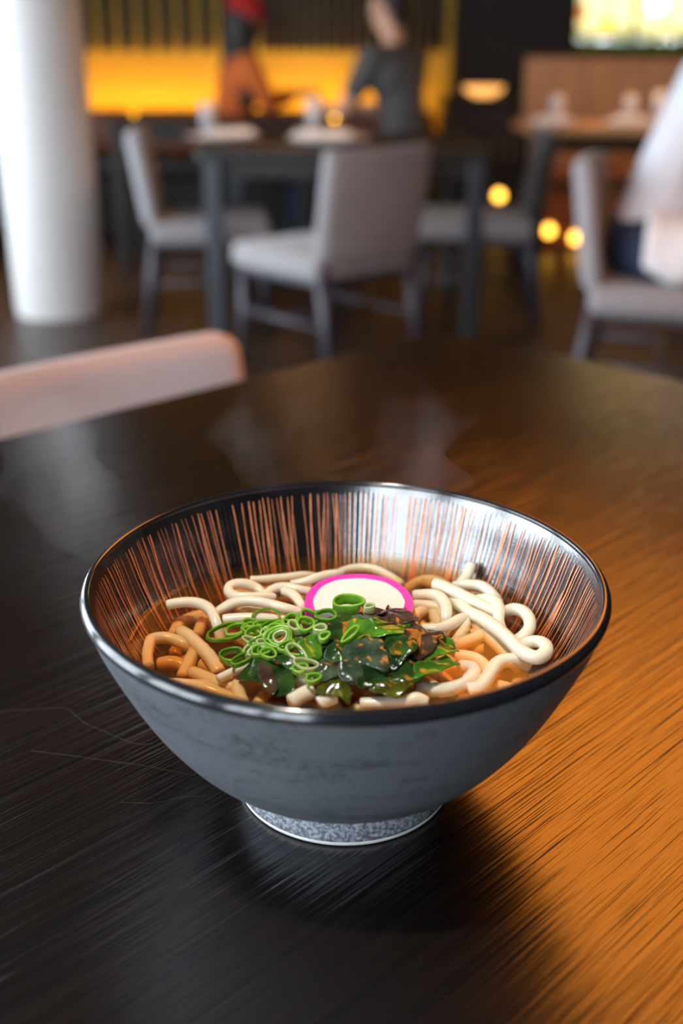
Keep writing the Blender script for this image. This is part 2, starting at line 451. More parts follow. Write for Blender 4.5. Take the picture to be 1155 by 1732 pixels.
# brushed copper lines, painted over the ridges
vs, fs = [], []
def paint_line(a0, a1, z0, z1, w0, w1):
    n = 14; b = len(vs)
    for k in range(n+1):
        t = k/n
        z = z0+(z1-z0)*t
        a = a0+(a1-a0)*t + .0025*math.sin(t*5+a0*40)
        r = inner_r(z) - .00035
        wd = (w0+(w1-w0)*t)*(.85+.3*noise.noise((a0*90, t*6, 1)))
        if k == 0: wd *= .55
        if k == n: wd *= .15
        da = wd/2/max(r, .02)
        vs.append((r*math.cos(a-da), r*math.sin(a-da), z)); vs.append((r*math.cos(a+da), r*math.sin(a+da), z))
    for k in range(n): fs.append((b+2*k, b+2*k+1, b+2*k+3, b+2*k+2))
rl = random.Random(3)
for i in range(250):
    if rl.random() < .12: continue
    a = 2*PI*(i+rl.uniform(-.3, .3))/250
    z0 = .0908+rl.uniform(-.0009, .0002); z1 = rl.uniform(.046, .056)
    sl = rl.gauss(0, .012)
    wd = rl.choice([.00032, .00042, .00055, .0007, .0010])
    paint_line(a, a+sl, z0, z1, wd, wd*rl.uniform(.8, 1.5))
    if rl.random() < .22:
        paint_line(a+sl*.2, a+rl.choice([-1, 1])*rl.uniform(.015, .035), z0-rl.uniform(0, .012), z1-.002, wd, wd)
pl = raw('painted_lines', vs, fs, M['copper'], bowl); tag(pl, 'copper brushed lines running down the inside', kind='stuff')
lathe('foot', [(.0455, .0206), (.0444, .0196), (.0434, .0170), (.0430, .011), (.0430, .008), (.0434, .0035), (.0438, .0018), (.0405, .0018), (.040, .012), (.039, .0200)], M['foot'], bowl, 128)
lathe('foot_ring', [(.0438, .0019), (.0440, .0013), (.0436, .0003), (.0430, 0), (.0408, 0), (.0402, .0008), (.0405, .0019)], M['bisque'], bowl, 128, closed=True)

# ------------------------------------------------------------------ broth
WZ = .064
WT = TZ+.0004+WZ
def wall_r(z): return inner_r(z)
bp = [(0, WZ), (.02, WZ), (.05, WZ), (.075, WZ), (.082, WZ+.00005), (.0842, WZ+.0003), (.0853, WZ+.0008), (.0862, WZ+.0013)]
bp += [(r+.0007, z-.0002) for r, z in inner_s if z < WZ-.001]
bp[-1] = (0, bp[-1][1])
br = lathe('broth', bp, M['broth'], None, 128)
outward(br); br.location = (0, 0, TZ+.0004)
tag(br, 'clear amber broth filling the grey bowl', 'broth')

# ------------------------------------------------------------------ noodles
CR = {'A': (220, 950, 5.775), 'B': (360, 940, 5.775), 'C': (340, 1040, 5.25), 'D': (520, 1000, 4.125), 'E': (680, 940, 4.125), 'P': (0, 0, 1)}
def at(c, x, y, dz):
    ox, oy, s = CR[c]; return onz(ox+x/s, oy+y/s, WT+dz/1000)
def fit_in(p, r):
    """keep a noodle inside the bowl wall"""
    z = p.z-TZ-.0004
    if z < .093:
        m = inner_r(max(z, .0256)) - r - .0012
        q = math.hypot(p.x, p.y)
        if q > m > 0: p = Vector((p.x*m/q, p.y*m/q, p.z))
    return p
def noodle(c, pts, label, r=.0023, group='udon noodles in the broth'):
    P = [fit_in(at(c, *p), r) for p in pts]
    P = [fit_in(p, r*.9) for p in spline(P, 7)]
    rr = [r*(1+.05*noise.noise(p*160)) for p in P]
    rr[0] *= .96; rr[-1] *= .96
    o = tube('udon_noodle', P, rr, M['noodle'], None, 12, .28)
    return tag(o, label, 'noodle', group)
ND = [
 ('A', [(362,425,2.2),(450,405,3),(560,395,3.5),(680,410,3.5),(770,460,3),(820,540,2),(850,620,0),(870,700,-3),(890,790,-6)], 'white noodle with a cut end resting near the left bowl wall', .0021),
 ('A', [(180,1030,-5),(140,920,-4),(150,830,-3),(210,765,-2.6),(320,742,-2.6),(420,760,-3),(520,800,-3.8),(600,830,-5)], 'amber tinted noodle bent in a submerged loop at far left', .0023),
 ('A', [(490,680,-3),(580,740,-2.4),(680,830,-2.4),(770,920,-2.6),(830,1010,-3.4),(870,1090,-5)], 'submerged noodle sloping down from the left loop toward the scallions', .0027),
 ('A', [(660,820,-6),(600,940,-5.5),(555,1040,-5.5),(510,1130,-7)], 'short submerged noodle hanging below the sloping left noodle', .0026),
 ('A', [(420,720,-6),(480,620,-5.5),(570,565,-5),(680,530,-5),(780,520,-6)], 'amber arched noodle under the cut white end on the left', .0025),
 ('A', [(720,560,-5),(690,640,-5.5),(655,730,-7)], 'stub of noodle crossing under the left arch', .0025),
 ('A', [(600,1080,-5),(720,1130,-4.2),(850,1185,-3.8),(1000,1220,-3.8),(1150,1240,-4.5),(1280,1235,-6)], 'orange tinted noodle along the near left rim', .0025),
 ('A', [(280,1000,-9),(380,985,-8),(480,1000,-8.5),(560,1060,-10)], 'deep orange noodle bottoming the left loop', .0026),
 ('C', [(150,570,-1.5),(330,485,-.5),(480,425,.3),(620,385,.6)], 'thin beige noodle pointing left out of the seaweed', .0016),
 ('B', [(100,625,0),(250,612,.6),(400,612,.6),(560,622,0),(720,640,-1.5)], 'straight horizontal noodle just behind the scallion rings', .0022),
 ('B', [(500,390,-2.5),(430,320,-.5),(340,280,1.5),(240,275,2.6),(165,300,2.6),(155,350,2),(215,392,1.6),(320,402,1.6),(480,402,1.2),(600,412,-.5)], 'noodle curled in a tight white loop at the back left', .0021),
 ('B', [(30,570,-2),(110,510,0),(200,462,2),(320,440,3),(450,450,3),(580,480,2),(720,520,1),(860,560,-1.5)], 'long arching white noodle left of the fish cake', .0021),
 ('B', [(485,430,0),(540,362,1),(620,315,1.6),(720,305,1.6),(830,330,1),(930,352,-.5),(1010,370,-2)], 'arched noodle running into the fish cake edge', .0020),
 ('B', [(690,345,.8),(760,365,1.2),(820,420,.3),(860,490,-1),(880,550,-3)], 'noodle end hooked beside the fish cake left edge', .0020),
 ('B', [(365,245,-1.6),(500,237,-1.4),(650,222,-1.4),(800,207,-1.5),(900,195,-1.8),(1000,205,-3)], 'straight pale noodle lying along the back water line', .0021),
 ('B', [(760,285,-1.5),(900,252,0),(1000,216,.8),(1100,188,1),(1180,176,.8),(1260,170,-.5)], 'noodle passing behind the fish cake toward upper left', .0019),
 ('B', [(300,575,-4),(360,512,-3.4),(440,492,-3.4),(600,505,-4.2)], 'half sunk noodle under the long white arch', .0022),
 ('P', [(575,968,-2),(600,961,-1.5),(630,962,-1.5),(657,974,-2),(680,990,-4)], 'pale sunken noodle arching behind the fish cake', .0020),
 ('E', [(484,62,5.5),(465,110,3.5),(440,160,1.6),(390,215,0),(330,262,-2.5)], 'upright noodle end standing against the back right wall', .0024),
 ('E', [(222,195,3),(290,215,3),(380,258,3),(480,308,2.4),(580,362,1.2),(690,430,-1)], 'pointed white noodle end right of the fish cake', .0025),
 ('E', [(330,290,-2),(450,385,0),(560,440,1.5),(650,500,2.2),(730,570,2.6),(800,640,2.6),(870,690,2.6),(940,710,2.6),(1000,680,2.6),(1003,635,2.6),(955,603,2),(885,608,1.2),(830,645,-.5),(800,690,-4)], 'long thick noodle ending in a small curl by the right wall', .0026),
 ('E', [(360,215,0),(450,203,2),(540,208,3),(600,242,3),(645,292,1.5),(670,335,-1)], 'short noodle arch under the upright end', .0023),
 ('E', [(500,315,1.6),(590,303,3),(655,325,3.4),(680,380,3.2),(672,450,2.2),(690,520,0),(710,575,-3)], 'noodle bent like a hook crossing the thick right noodle', .0024),
 ('E', [(700,400,-.5),(770,373,2),(840,390,2.6),(885,440,2.6),(888,510,2),(840,570,.8),(770,605,-1.5),(700,610,-5)], 'open round noodle loop close to the right wall', .0025),
 ('E', [(330,300,-4),(420,395,-4),(520,485,-4),(620,575,-4),(700,655,-4.4),(760,725,-5),(830,790,-7)], 'yellowish sunken noodle under the thick right noodle', .0028),
 ('E', [(460,940,-1.5),(540,920,-1.2),(590,860,-1),(640,782,-1),(700,737,-1),(800,730,-1.6),(890,770,-4)], 'curved noodle reaching the near right rim', .0027),
 ('E', [(100,930,-2),(220,938,-1),(330,930,-.8),(430,890,-.8),(498,830,-.8),(485,782,-1.2),(410,772,-3)], 'noodle turning back in a hook in front of the seaweed', .0026),
 ('E', [(80,280,-1.5),(190,272,0),(260,292,.8),(300,340,.8),(310,410,0),(300,480,-3)], 'bent noodle leaving the fish cake right edge', .0025),
 ('E', [(80,345,-3),(180,350,-2.4),(260,375,-3),(285,440,-4)], 'sunken noodle just below the fish cake right edge', .0024),
 ('E', [(140,512,0),(250,510,.8),(340,480,1),(400,445,.6),(435,440,-.8),(440,490,-2),(405,560,-3),(360,625,-5)], 'noodle hooking around the brown seaweed tip', .0022),
 ('E', [(220,400,-4),(240,460,-4),(300,520,-5)], 'short sunken stub beside the brown seaweed', .0024),
 ('D', [(370,785,-1),(550,778,0),(680,765,1),(760,748,2),(830,775,.5)], 'noodle peeking over the near rim under the seaweed', .0022),
 ('C', [(845,578,1.5),(910,572,2),(980,560,2)], 'square cut white noodle end in front of the seaweed', .0026),
 ('C', [(800,775,.5),(900,712,1.2),(990,675,1.6)], 'slanting white noodle end at the near rim', .0027),
 ('D', [(80,785,.5),(140,755,1.2),(195,735,1.6)], 'small white noodle tip above the orange rim reflection', .0025),
]
for i, (c, pts, lab, r) in enumerate(ND):
    dn = .5 + (2.2 if c == 'A' and i > 0 else 0)
    noodle(c, [(x_, y_, z_-dn) for x_, y_, z_ in pts], lab, r)
rn = random.Random(11)
for i in range(84):
    dz = rn.uniform(-22, -6.5) if i < 46 else rn.uniform(-8, -4.8)
    z = WZ+dz/1000
    rm = inner_r(z) - .006
    a = rn.uniform(0, 2*PI); q = rm*math.sqrt(rn.random())
    if i >= 46 and (q*math.cos(a) < -.042 or q*math.sin(a) > .045 or q*math.cos(a) > .06): continue
    p = Vector((q*math.cos(a), q*math.sin(a), 0)); d = rn.uniform(0, 2*PI); cv = rn.uniform(-.55, .55)
    P = []
    for k in range(9):
        P.append(fit_in(Vector((p.x, p.y, WT+dz/1000+.0015*math.sin(k+i))), .0026))
        p += Vector((math.cos(d), math.sin(d), 0))*.007; d += cv
    tag(tube('udon_noodle', [fit_in(v, .0023) for v in spline(P, 4)], .0025, M['noodle'], None, 10, .28), 'udon noodle sunk deep in the broth beneath the other noodles', 'noodle', 'noodles sunk deep in the broth')

# ------------------------------------------------------------------ fish cake slice
fc = [(516,1031),(515,1015),(521,1000),(536,985),(558,975),(585,970.5),(612,970),(640,973),(664,980),(683,992),(695,1005),(699.5,1018),(696,1036)]
def fc_pt(px, py):
    p = onz(px, py, WT+.004)
    for _ in range(6):
        z = WT+.0035+max(0, p.y-.012)*math.tan(R(9)); p = onz(px, py, z)
    return p
arc = [fc_pt(*q) for q in fc]
cen = (arc[0]+arc[-1])/2
arc = spline(arc, 3)
kb = tag(empty('fish_cake_slice', (cen.x, cen.y, cen.z)), 'half moon fish cake slice with a pink edge on the noodles', 'fish cake')
nrm = (arc[len(arc)//2]-cen).cross(arc[0]-cen).normalized()
if nrm.z < 0: nrm = -nrm
def ring_mesh(name, outer_p, inner_p, th, mat):
    vs, fs = [], []; n = len(outer_p)
    for k in range(n):
        vs += [outer_p[k]-cen, inner_p[k]-cen, inner_p[k]-nrm*th-cen, outer_p[k]-nrm*th-cen]
    for k in range(n-1):
        a, b = 4*k, 4*k+4
        for s in range(4): fs.append((a+s, a+(s+1) % 4, b+(s+1) % 4, b+s))
    fs.append((3, 2, 1, 0)); fs.append(tuple(4*n-4+i for i in range(4)))
    o = raw(name, vs, fs, mat, kb, False)
    bm = bmesh.new(); bm.from_mesh(o.data); bmesh.ops.recalc_face_normals(bm, faces=bm.faces[:]); bm.to_mesh(o.data); bm.free()
    m = o.modifiers.new('bevel', 'BEVEL'); m.width = .0005; m.segments = 2
    return o
inn = []
for k, p in enumerate(arc):
    d = (cen-p); L = d.length
    inn.append(p + d.normalized()*(.0039 + .00012*math.sin(k*1.3)))
ring_mesh('pink_edge', arc, inn, .0055, M['kama_p'])
vs = [p-cen-nrm*-.0001 for p in inn] + [p-nrm*.0053-cen for p in inn]; n = len(inn)
fs = [tuple(range(n)), tuple(reversed(range(n, 2*n)))] + [(k, (k+1) % n, n+(k+1) % n, n+k) for k in range(n)]
wc = raw('white_core', vs, fs, M['kama_w'], kb, False)
bm = bmesh.new(); bm.from_mesh(wc.data); bmesh.ops.recalc_face_normals(bm, faces=bm.faces[:]); bm.to_mesh(wc.data); bm.free()

# ------------------------------------------------------------------ wakame seaweed heap
HC = onz(625, 1092, WT+.006)
def heap(p): return .0125*max(0, 1-((p.x-HC.x)/.052)**2-((p.y-HC.y)/.040)**2)
def heap_pt(px, py, extra=0):
    p = onz(px, py, WT+.004)
    for _ in range(8): p = onz(px, py, WT+.0008+heap(p)+extra)
    return p
def seaweed(c, pts, mat, label, lift=0.0, amp=.0018, sd=0):
    ox, oy, s = CR[c]
    P = [heap_pt(ox+x/s, oy+y/s, lift/1000) for x, y in pts]
    ce = sum(P, Vector())/len(P)
    n_ = len(P); Q = []
    for i_ in range(n_):
        a, b, c_, d = P[i_-1], P[i_], P[(i_+1) % n_], P[(i_+2) % n_]
        for k_ in range(4):
            t = k_/4; q = .5*((2*b) + (c_-a)*t + (2*a-5*b+4*c_-d)*t*t + (3*b-a-3*c_+d)*t**3)
            q = ce + (q-ce)*(1.05+.14*noise.noise(Vector((i_*1.7+k_*.45, sd*2.3, 0))))
            Q.append(q)
    P = Q
    bm = bmesh.new()
    vv = [bm.verts.new(p-ce) for p in P]
    f = bm.faces.new(vv); bm.normal_update()
    if f.normal.z < 0: f.normal_flip()
    bmesh.ops.poke(bm, faces=bm.faces[:])
    for _ in range(2): bmesh.ops.subdivide_edges(bm, edges=bm.edges[:], cuts=1, use_grid_fill=True)
    bmesh.ops.triangulate(bm, faces=bm.faces[:])
    mx = max(v.co.length for v in bm.verts)
    for v in bm.verts:
        w_ = v.co + ce
        n1 = noise.noise(Vector((w_.x*95+sd*7.1, w_.y*95, sd))); n2 = noise.noise(Vector((w_.x*260, w_.y*260+sd*3, sd+5)))
        e_ = (v.co.length/mx)
        v.co += Vector((n2*.0006, n1*.0006, n1*amp*1.9 + n2*amp*.7 + (.0016*(1-e_*e_))))
    me = bpy.data.meshes.new('seaweed'); bm.to_mesh(me); bm.free()
    o = link('seaweed_leaf', me, mat); o.location = ce
    m = o.modifiers.new('thick', 'SOLIDIFY'); m.thickness = .0006; m.offset = -1
    m = o.modifiers.new('sub', 'SUBSURF'); m.levels = 1; m.render_levels = 1
    return tag(o, label, 'seaweed', 'wakame leaves on the noodles')
SW = [
 ('D', [(-70,330),(150,180),(420,170),(700,240),(820,420),(700,560),(450,620),(180,560),(0,450)], 'wak_dark', 'broad dark seaweed sheet lying under the whole heap', -4.0),
 ('D', [(240,600),(420,560),(600,560),(720,500),(840,590),(700,650),(560,690),(400,690),(280,660)], 'wak_dark', 'long dark seaweed band low on the front of the heap', -1.5),
 ('D', [(430,680),(600,640),(725,655),(700,720),(620,762),(520,740)], 'wak_olive', 'olive seaweed leaf touching the near noodle end', -1),
 ('D', [(80,640),(200,610),(310,670),(295,765),(190,735),(60,720)], 'wak_olive', 'mottled olive seaweed at the front left of the heap', -1),
 ('D', [(730,530),(860,495),(960,445),(1052,540),(960,560),(830,600),(750,610)], 'wak_green', 'green seaweed tip lowest on the right of the heap', -1.2),
 ('D', [(930,300),(1052,420),(990,450),(870,465),(820,450),(890,370)], 'wak_green', 'pointed green seaweed tip beside the brown leaf', -.5),
 ('C', [(320,545),(480,450),(620,450),(760,470),(835,560),(780,705),(650,705),(520,640),(400,600)], 'wak_dark', 'almost black seaweed leaf at the front left', -1.5),
 ('C', [(490,480),(600,465),(675,600),(645,705),(560,660)], 'wak_brown', 'brown seaweed strip on the black front leaf', 0),
 ('C', [(575,400),(720,330),(835,400),(840,510),(640,470)], 'wak_dark', 'dark seaweed tucked under the scallion rings', -1),
 ('C', [(785,200),(1000,185),(1065,260),(1055,390),(900,405),(825,320)], 'wak_green', 'green seaweed leaf beside the scallion spiral', -.5),
 ('D', [(140,225),(250,175),(335,215),(280,365),(200,380),(140,290)], 'wak_dark', 'glossy black seaweed curl behind the green leaf', -.3),
 ('D', [(530,350),(620,260),(705,300),(770,430),(700,490),(600,545),(535,440)], 'wak_dark', 'dark green seaweed fold in the middle of the heap', 0),
 ('D', [(680,300),(715,195),(800,240),(955,312),(900,385),(830,455),(755,445),(695,380)], 'wak_brown', 'large brown seaweed leaf on the right of the heap', .3),
 ('D', [(285,240),(370,185),(450,225),(560,235),(705,225),(695,300),(560,310),(420,315),(330,380),(262,380)], 'wak_green', 'bright green seaweed leaf across the top', .6),
 ('D', [(375,165),(400,125),(520,190),(560,130),(600,92),(645,112),(720,165),(760,215),(640,235),(500,245)], 'wak_brown', 'grey brown seaweed crest touching the fish cake', .8),
 ('D', [(325,375),(480,340),(535,370),(550,430),(570,570),(500,580),(430,530),(300,505),(235,445)], 'wak_teal', 'wet teal grey seaweed leaf facing the front', .5),
 ('D', [(235,510),(400,485),(435,540),(415,640),(245,640)], 'wak_teal', 'greyish brown seaweed square in the front centre', .4),
 ('D', [(90,480),(195,460),(228,590),(150,630),(65,605)], 'wak_teal', 'grey shiny seaweed scrap at the heap front left', .2),
 ('D', [(180,400),(300,380),(290,480),(200,500),(110,470)], 'wak_dark', 'dark seaweed bridging the scallions and the teal leaf', .2),
 ('D', [(560,380),(700,330),(720,420),(640,470),(580,450)], 'wak_olive', 'small olive seaweed fleck under the brown leaf', 1.0),
]
for i, (c, pts, m, lab, lf) in enumerate(SW): seaweed(c, pts, M[m], lab, lf, .0016, i+1)

# ------------------------------------------------------------------ scallion rings
def scallion(c, x, y, ra, rb, ht, yaw, tilt, tdir, mat, label, lift=0.0, th=.0009):
    ox, oy, s = CR[c]
    ce = heap_pt(ox+x/s, oy+y/s, (lift+.9)/1000)
    rot = Matrix.Rotation(tdir, 3, 'Z') @ Matrix.Rotation(tilt, 3, 'X') @ Matrix.Rotation(yaw-tdir, 3, 'Z')
    vs, fs = [], []; n = 28
    prof = [(0, -.5), (0, .5), (-1, .5), (-1, -.5)]
    for k in range(n):
        a = 2*PI*k/n
        wob = 1.08+.06*math.sin(3*a+x)
        for o_, hz in prof:
            vs.append(rot @ Vector(((ra*wob+o_*th)*math.cos(a), (rb*wob+o_*th)*math.sin(a), hz*ht*1.35)))
    for k in range(n):
        a, b = 4*k, 4*((k+1) % n)
        for q in range(4): fs.append((a+q, b+q, b+(q+1) % 4, a+(q+1) % 4))
    o = raw('scallion_ring', vs, fs, mat); o.location = ce
    bm = bmesh.new(); bm.from_mesh(o.data); bmesh.ops.recalc_face_normals(bm, faces=bm.faces[:]); bm.to_mesh(o.data); bm.free()
    m = o.modifiers.new('bevel', 'BEVEL'); m.width = .00018; m.segments = 2
    return tag(o, label, 'scallion', 'scallion rings')
g, dk, pa = M['scal'], M['scal_dk'], M['scal_pale']
mm = .001
SR = [
 ('B', 525, 585, 5.6*mm, 5.2*mm, .7*mm, 0, .05, 0, dk, 'lone thin scallion ring lying on the straight noodle', 1.4),
 ('C', 225, 155, 7.6*mm, 4.4*mm, 1.3*mm, .55, .25, .4, dk, 'long oval scallion ring at the left end of the heap', .4),
 ('C', 310, 135, 5.0*mm, 2.6*mm, 1.5*mm, .7, .4, .6, g, 'smaller oval scallion ring inside the long left one', .8),
 ('C', 495, 165, 4.4*mm, 3.4*mm, 1.8*mm, .3, .35, .1, g, 'scallion ring with a pale sheen between spiral and ovals', 1.0),
 ('C', 690, 205, 5.2*mm, 4.8*mm, 2.0*mm, .2, .5, -.2, g, 'largest scallion ring of the green spiral', 1.5),
 ('C', 698, 205, 4.2*mm, 3.7*mm, 2.2*mm, .5, .5, -.2, g, 'middle scallion ring of the green spiral', 1.7),
 ('C', 706, 205, 3.0*mm, 2.6*mm, 2.4*mm, .9, .5, -.2, pa, 'innermost pale scallion ring of the green spiral', 1.9),
 ('C', 925, 85, 3.4*mm, 3.0*mm, 2.0*mm, .2, .6, .2, g, 'scallion ring leaning toward the fish cake', 2.2),
 ('C', 955, 20, 3.6*mm, 3.0*mm, 1.8*mm, -.3, .8, .3, g, 'bright scallion ring touching the fish cake corner', 2.4),
 ('C', 830, 110, 3.2*mm, 2.2*mm, 2.4*mm, -.7, .3, .2, pa, 'pale scallion ring above the spiral', 1.8),
 ('C', 790, 45, 4.0*mm, 2.2*mm, 1.6*mm, .9, .3, .2, g, 'narrow scallion ring behind the spiral', 1.0),
 ('C', 1060, 130, 2.6*mm, 1.8*mm, 2.4*mm, .1, .4, 0, pa, 'short pale scallion piece beside the black seaweed', 2.0),
 ('C', 1095, 195, 2.4*mm, 1.7*mm, 2.0*mm, .6, .5, 0, g, 'tiny green scallion piece beside the black seaweed', 2.0),
 ('C', 530, 325, 3.8*mm, 2.6*mm, 1.8*mm, .2, .3, 0, g, 'scallion ring below the pale sheen ring', 1.0),
 ('C', 270, 365, 4.4*mm, 3.2*mm, 2.6*mm, .2, .35, -.1, dk, 'dark scallion ring at the lower left of the heap', 1.0),
 ('C', 385, 385, 6.0*mm, 2.2*mm, 1.6*mm, .65, .25, 0, dk, 'narrow dark scallion strip below the noodle', .7),
 ('C', 600, 345, 3.2*mm, 2.6*mm, 1.4*mm, -.4, .3, .1, g, 'scallion ring half under the spiral', .9),
 ('C', 640, 105, 4.8*mm, 3.0*mm, 1.4*mm, .4, .3, .2, dk, 'thin dark scallion ring behind the spiral', .8),
 ('C', 590, 260, 4.2*mm, 2.4*mm, 1.2*mm, -.2, .35, .1, pa, 'pale wet scallion ring left of the spiral', 1.2),
 ('C', 560, 90, 4.6*mm, 2.6*mm, 1.2*mm, .3, .25, .2, g, 'scallion ring over the straight noodle', .6),
 ('C', 450, 235, 4.0*mm, 1.8*mm, 1.2*mm, -.5, .3, .1, pa, 'faint pale scallion ring near the white noodle', .8),
 ('C', 850, 340, 5.0*mm, 2.6*mm, 1.4*mm, -.8, .5, .1, pa, 'curled pale scallion skin right of the spiral', 1.6),
 ('C', 930, 440, 4.6*mm, 2.4*mm, 1.4*mm, -.2, .4, .1, pa, 'translucent scallion skin low in the heap', 1.2),
 ('C', 880, 480, 3.0*mm, 2.0*mm, 1.8*mm, .3, .4, .1, g, 'green scallion piece above the square noodle end', .8),
 ('C', 760, 280, 3.4*mm, 2.2*mm, 1.6*mm, .5, .5, .1, g, 'scallion ring at the spiral front', 1.2),
 ('D', 285, 95, 6.2*mm, 3.4*mm, 4.2*mm, .05, .35, 0, g, 'wide scallion ring lying against the fish cake', 2.2),
 ('D', 430, 120, 2.2*mm, 1.5*mm, 2.6*mm, .3, .3, 0, pa, 'tiny yellowish scallion bit beside the wide ring', 2.4),
 ('D', 130, 170, 4.2*mm, 2.6*mm, 1.6*mm, .1, .5, .1, dk, 'dark scallion ring left of the wide ring', 1.6),
 ('D', 300, 300, 4.8*mm, 1.6*mm, 1.4*mm, .9, .4, .1, g, 'slender scallion curl on the bright green leaf', 2.2),
 ('D', 40, 610, 3.0*mm, 2.0*mm, 1.8*mm, .4, .4, .1, g, 'green scallion bit beside the square noodle end', .5),
]
for a in SR: scallion(*a[:11], lift=a[11])
rs = random.Random(21)
for i in range(16):
    scallion('C', rs.uniform(430, 830), rs.uniform(70, 330), rs.uniform(2.4, 4.2)*mm, rs.uniform(1.8, 3.0)*mm, rs.uniform(1.2, 2.2)*mm, rs.uniform(-1, 1), rs.uniform(.2, .7), rs.uniform(-.5, .5), rs.choice([g, g, dk, pa]), 'small scallion ring buried in the green scallion pile', lift=rs.uniform(-.2, .9)).__setitem__('group', 'scallion rings buried in the pile')
# bubbles at the water line, and glint beads on the heap
bub = []
rb_ = random.Random(5)
for i in range(26):
    a = R(rb_.uniform(150, 196)); q = .0838+rb_.uniform(-.0006, .0002); bub.append((q*math.cos(a), q*math.sin(a), WZ+.0003, rb_.uniform(.0003, .0008)))
for c, x, y, n_ in (('D', 900, 400, 12), ('C', 680, 550, 6), ('D', 100, 650, 5), ('D', 300, 700, 4), ('E', 340, 730, 5), ('E', 230, 805, 4), ('E', 440, 805, 4), ('C', 400, 620, 2), ('C', 630, 730, 2)):  # these clusters stand in for specular dots on the wet seaweed
    for k in range(n_):
        ox, oy, s = CR[c]; p = heap_pt(ox+(x+rb_.uniform(-40, 40))/s, oy+(y+rb_.uniform(-30, 30))/s, .0012)
        bub.append((p.x, p.y, p.z-TZ-.0004, rb_.uniform(.0003, .0006)))
bm = bmesh.new()
for bx, by, bz, r in bub:
    bmesh.ops.create_icosphere(bm, subdivisions=2, radius=r, matrix=Matrix.Translation((bx, by, bz)))
me = bpy.data.meshes.new('bubbles'); bm.to_mesh(me); bm.free()
o = link('bubbles_and_glints', me, M['bubble']); o.location = (0, 0, TZ+.0004)
tag(o, 'tiny bubbles on the broth and beads for wet highlights on the heap', 'bubbles', kind='stuff')

# ------------------------------------------------------------------ chairs
def pillow_me(sx, sy, sz, bev, curve=0.0, axis='y'):
    bm = bmesh.new(); bmesh.ops.create_cube(bm, size=1)
    for v in bm.verts: v.co = Vector((v.co.x*sx, v.co.y*sy, v.co.z*sz))
    bmesh.ops.bevel(bm, geom=bm.edges[:], offset=bev, segments=4, profile=.5, affect='EDGES')
    if curve:
        bmesh.ops.subdivide_edges(bm, edges=[e_ for e_ in bm.edges if abs((e_.verts[0].co-e_.verts[1].co).x) > .5*sx], cuts=8)
        for v in bm.verts: v.co.y += -curve*(1-(2*v.co.x/sx)**2)
    me = bpy.data.meshes.new('cushion'); bm.to_mesh(me); bm.free(); return me
def leg_me(p0, p1, r0, r1):
    vs, fs = tube_vf([Vector(p0), Vector(p1)], [r0, r1], 8, .5); me = bpy.data.meshes.new('leg'); me.from_pydata([tuple(v) for v in vs], [], fs); return me
def make_chair(fab, fabback=None):
    t = empty('dining_chair')
    s = link('seat', pillow_me(.48, .47, .085, .028), fab, t); s.location = (0, .01, .397)
    b = link('backrest', pillow_me(.46, .055, .36, .026, .03), fabback or fab, t); b.location = (0, -.235, .595); b.rotation_euler = (R(9), 0, 0)
    for sx in (-1, 1):
        link('leg', leg_me((sx*.20, .205, .36), (sx*.215, .225, 0), .021, .014), M['legw'], t)
        link('leg', leg_me((sx*.20, -.20, .43), (sx*.215, -.265, 0), .023, .015), M['legw'], t)
        link('stretcher', leg_me((sx*.208, .214, .2), (sx*.208, -.232, .2), .011, .011), M['legw'], t)
    link('stretcher', leg_me((-.208, -.01, .2), (.208, -.01, .2), .011, .011), M['legw'], t)
    box('seat_frame', (0, .005, .348), (.42, .42, .025), M['legw'], t)
    return t
ch = make_chair(M['fab'])
def put(o, x, y, ang, label, group='grey dining chairs'):
    o.location = (x, y, 0); o.rotation_euler = (0, 0, R(ang)-PI/2)   # ang: heading of the front
    return tag(o, label, 'chair', group)
put(ch, -.06, 3.52, 132, 'grey upholstered chair turned with its back to us at the set table')
c2 = copy_tree(ch); put(c2, -.55, 4.24, 6, 'grey upholstered chair seen from the side beside the white column')
c3 = make_chair(M['fab'], M['fab_shaded']); put(c3, .56, 4.36, 176, 'chair with its shaded back coloured black at the far end of the set table')
c4 = copy_tree(ch); put(c4, .98, 2.90, -17, 'grey upholstered chair the person in white sits on')
cn = make_chair(M['fab_pale'])
cn.scale.z = .972
put(cn, -.10, .475, -45, 'pale lilac grey chair tucked against our table', 'grey dining chairs')

# ------------------------------------------------------------------ background tables and tableware
def rect_table(x0, x1, y0, y1, z, label, topm, legm, inset=.06):
    t = tag(empty('rectangular_table', ((x0+x1)/2, (y0+y1)/2, 0)), label, 'table')
    hx, hy = (x1-x0)/2, (y1-y0)/2
    slab('table_top', hx, hy, .03, z, .035, topm, t)
    for sx in (-1, 1):
        for sy in (-1, 1):
            box('leg', (sx*(hx-inset), sy*(hy-inset), (z-.035)/2), (.062, .062, z-.035), legm, t, .006)
    box('apron', (0, 0, z-.07), (2*hx-.16, 2*hy-.16, .07), M['darkwood'], t)
    return t
rect_table(-.55, .56, 3.86, 4.95, .72, 'dark table with slate legs set with two plates and napkins', M['darkwood'], M['tleg'])
rect_table(.88, 2.3, 5.0, 5.75, .735, 'warm lit tan table set with plates in front of the booth', M['tan'], M['darkwood'])
rect_table(-1.2, -.13, 5.42, 6.05, .74, 'dark table between the woman in orange and the man', M['darkwood'], M['darkwood'])
def plate(x, y, z, r, label, group):
    t = lathe('dinner_plate', [(0, .004), (r*.6, .004), (r*.66, .006), (r*.98, .016), (r, .018), (r*.99, .014), (r*.64, 0), (0, 0)], M['plate'], None, 48)
    t.location = (x, y, z); return tag(t, label, 'plate', group)
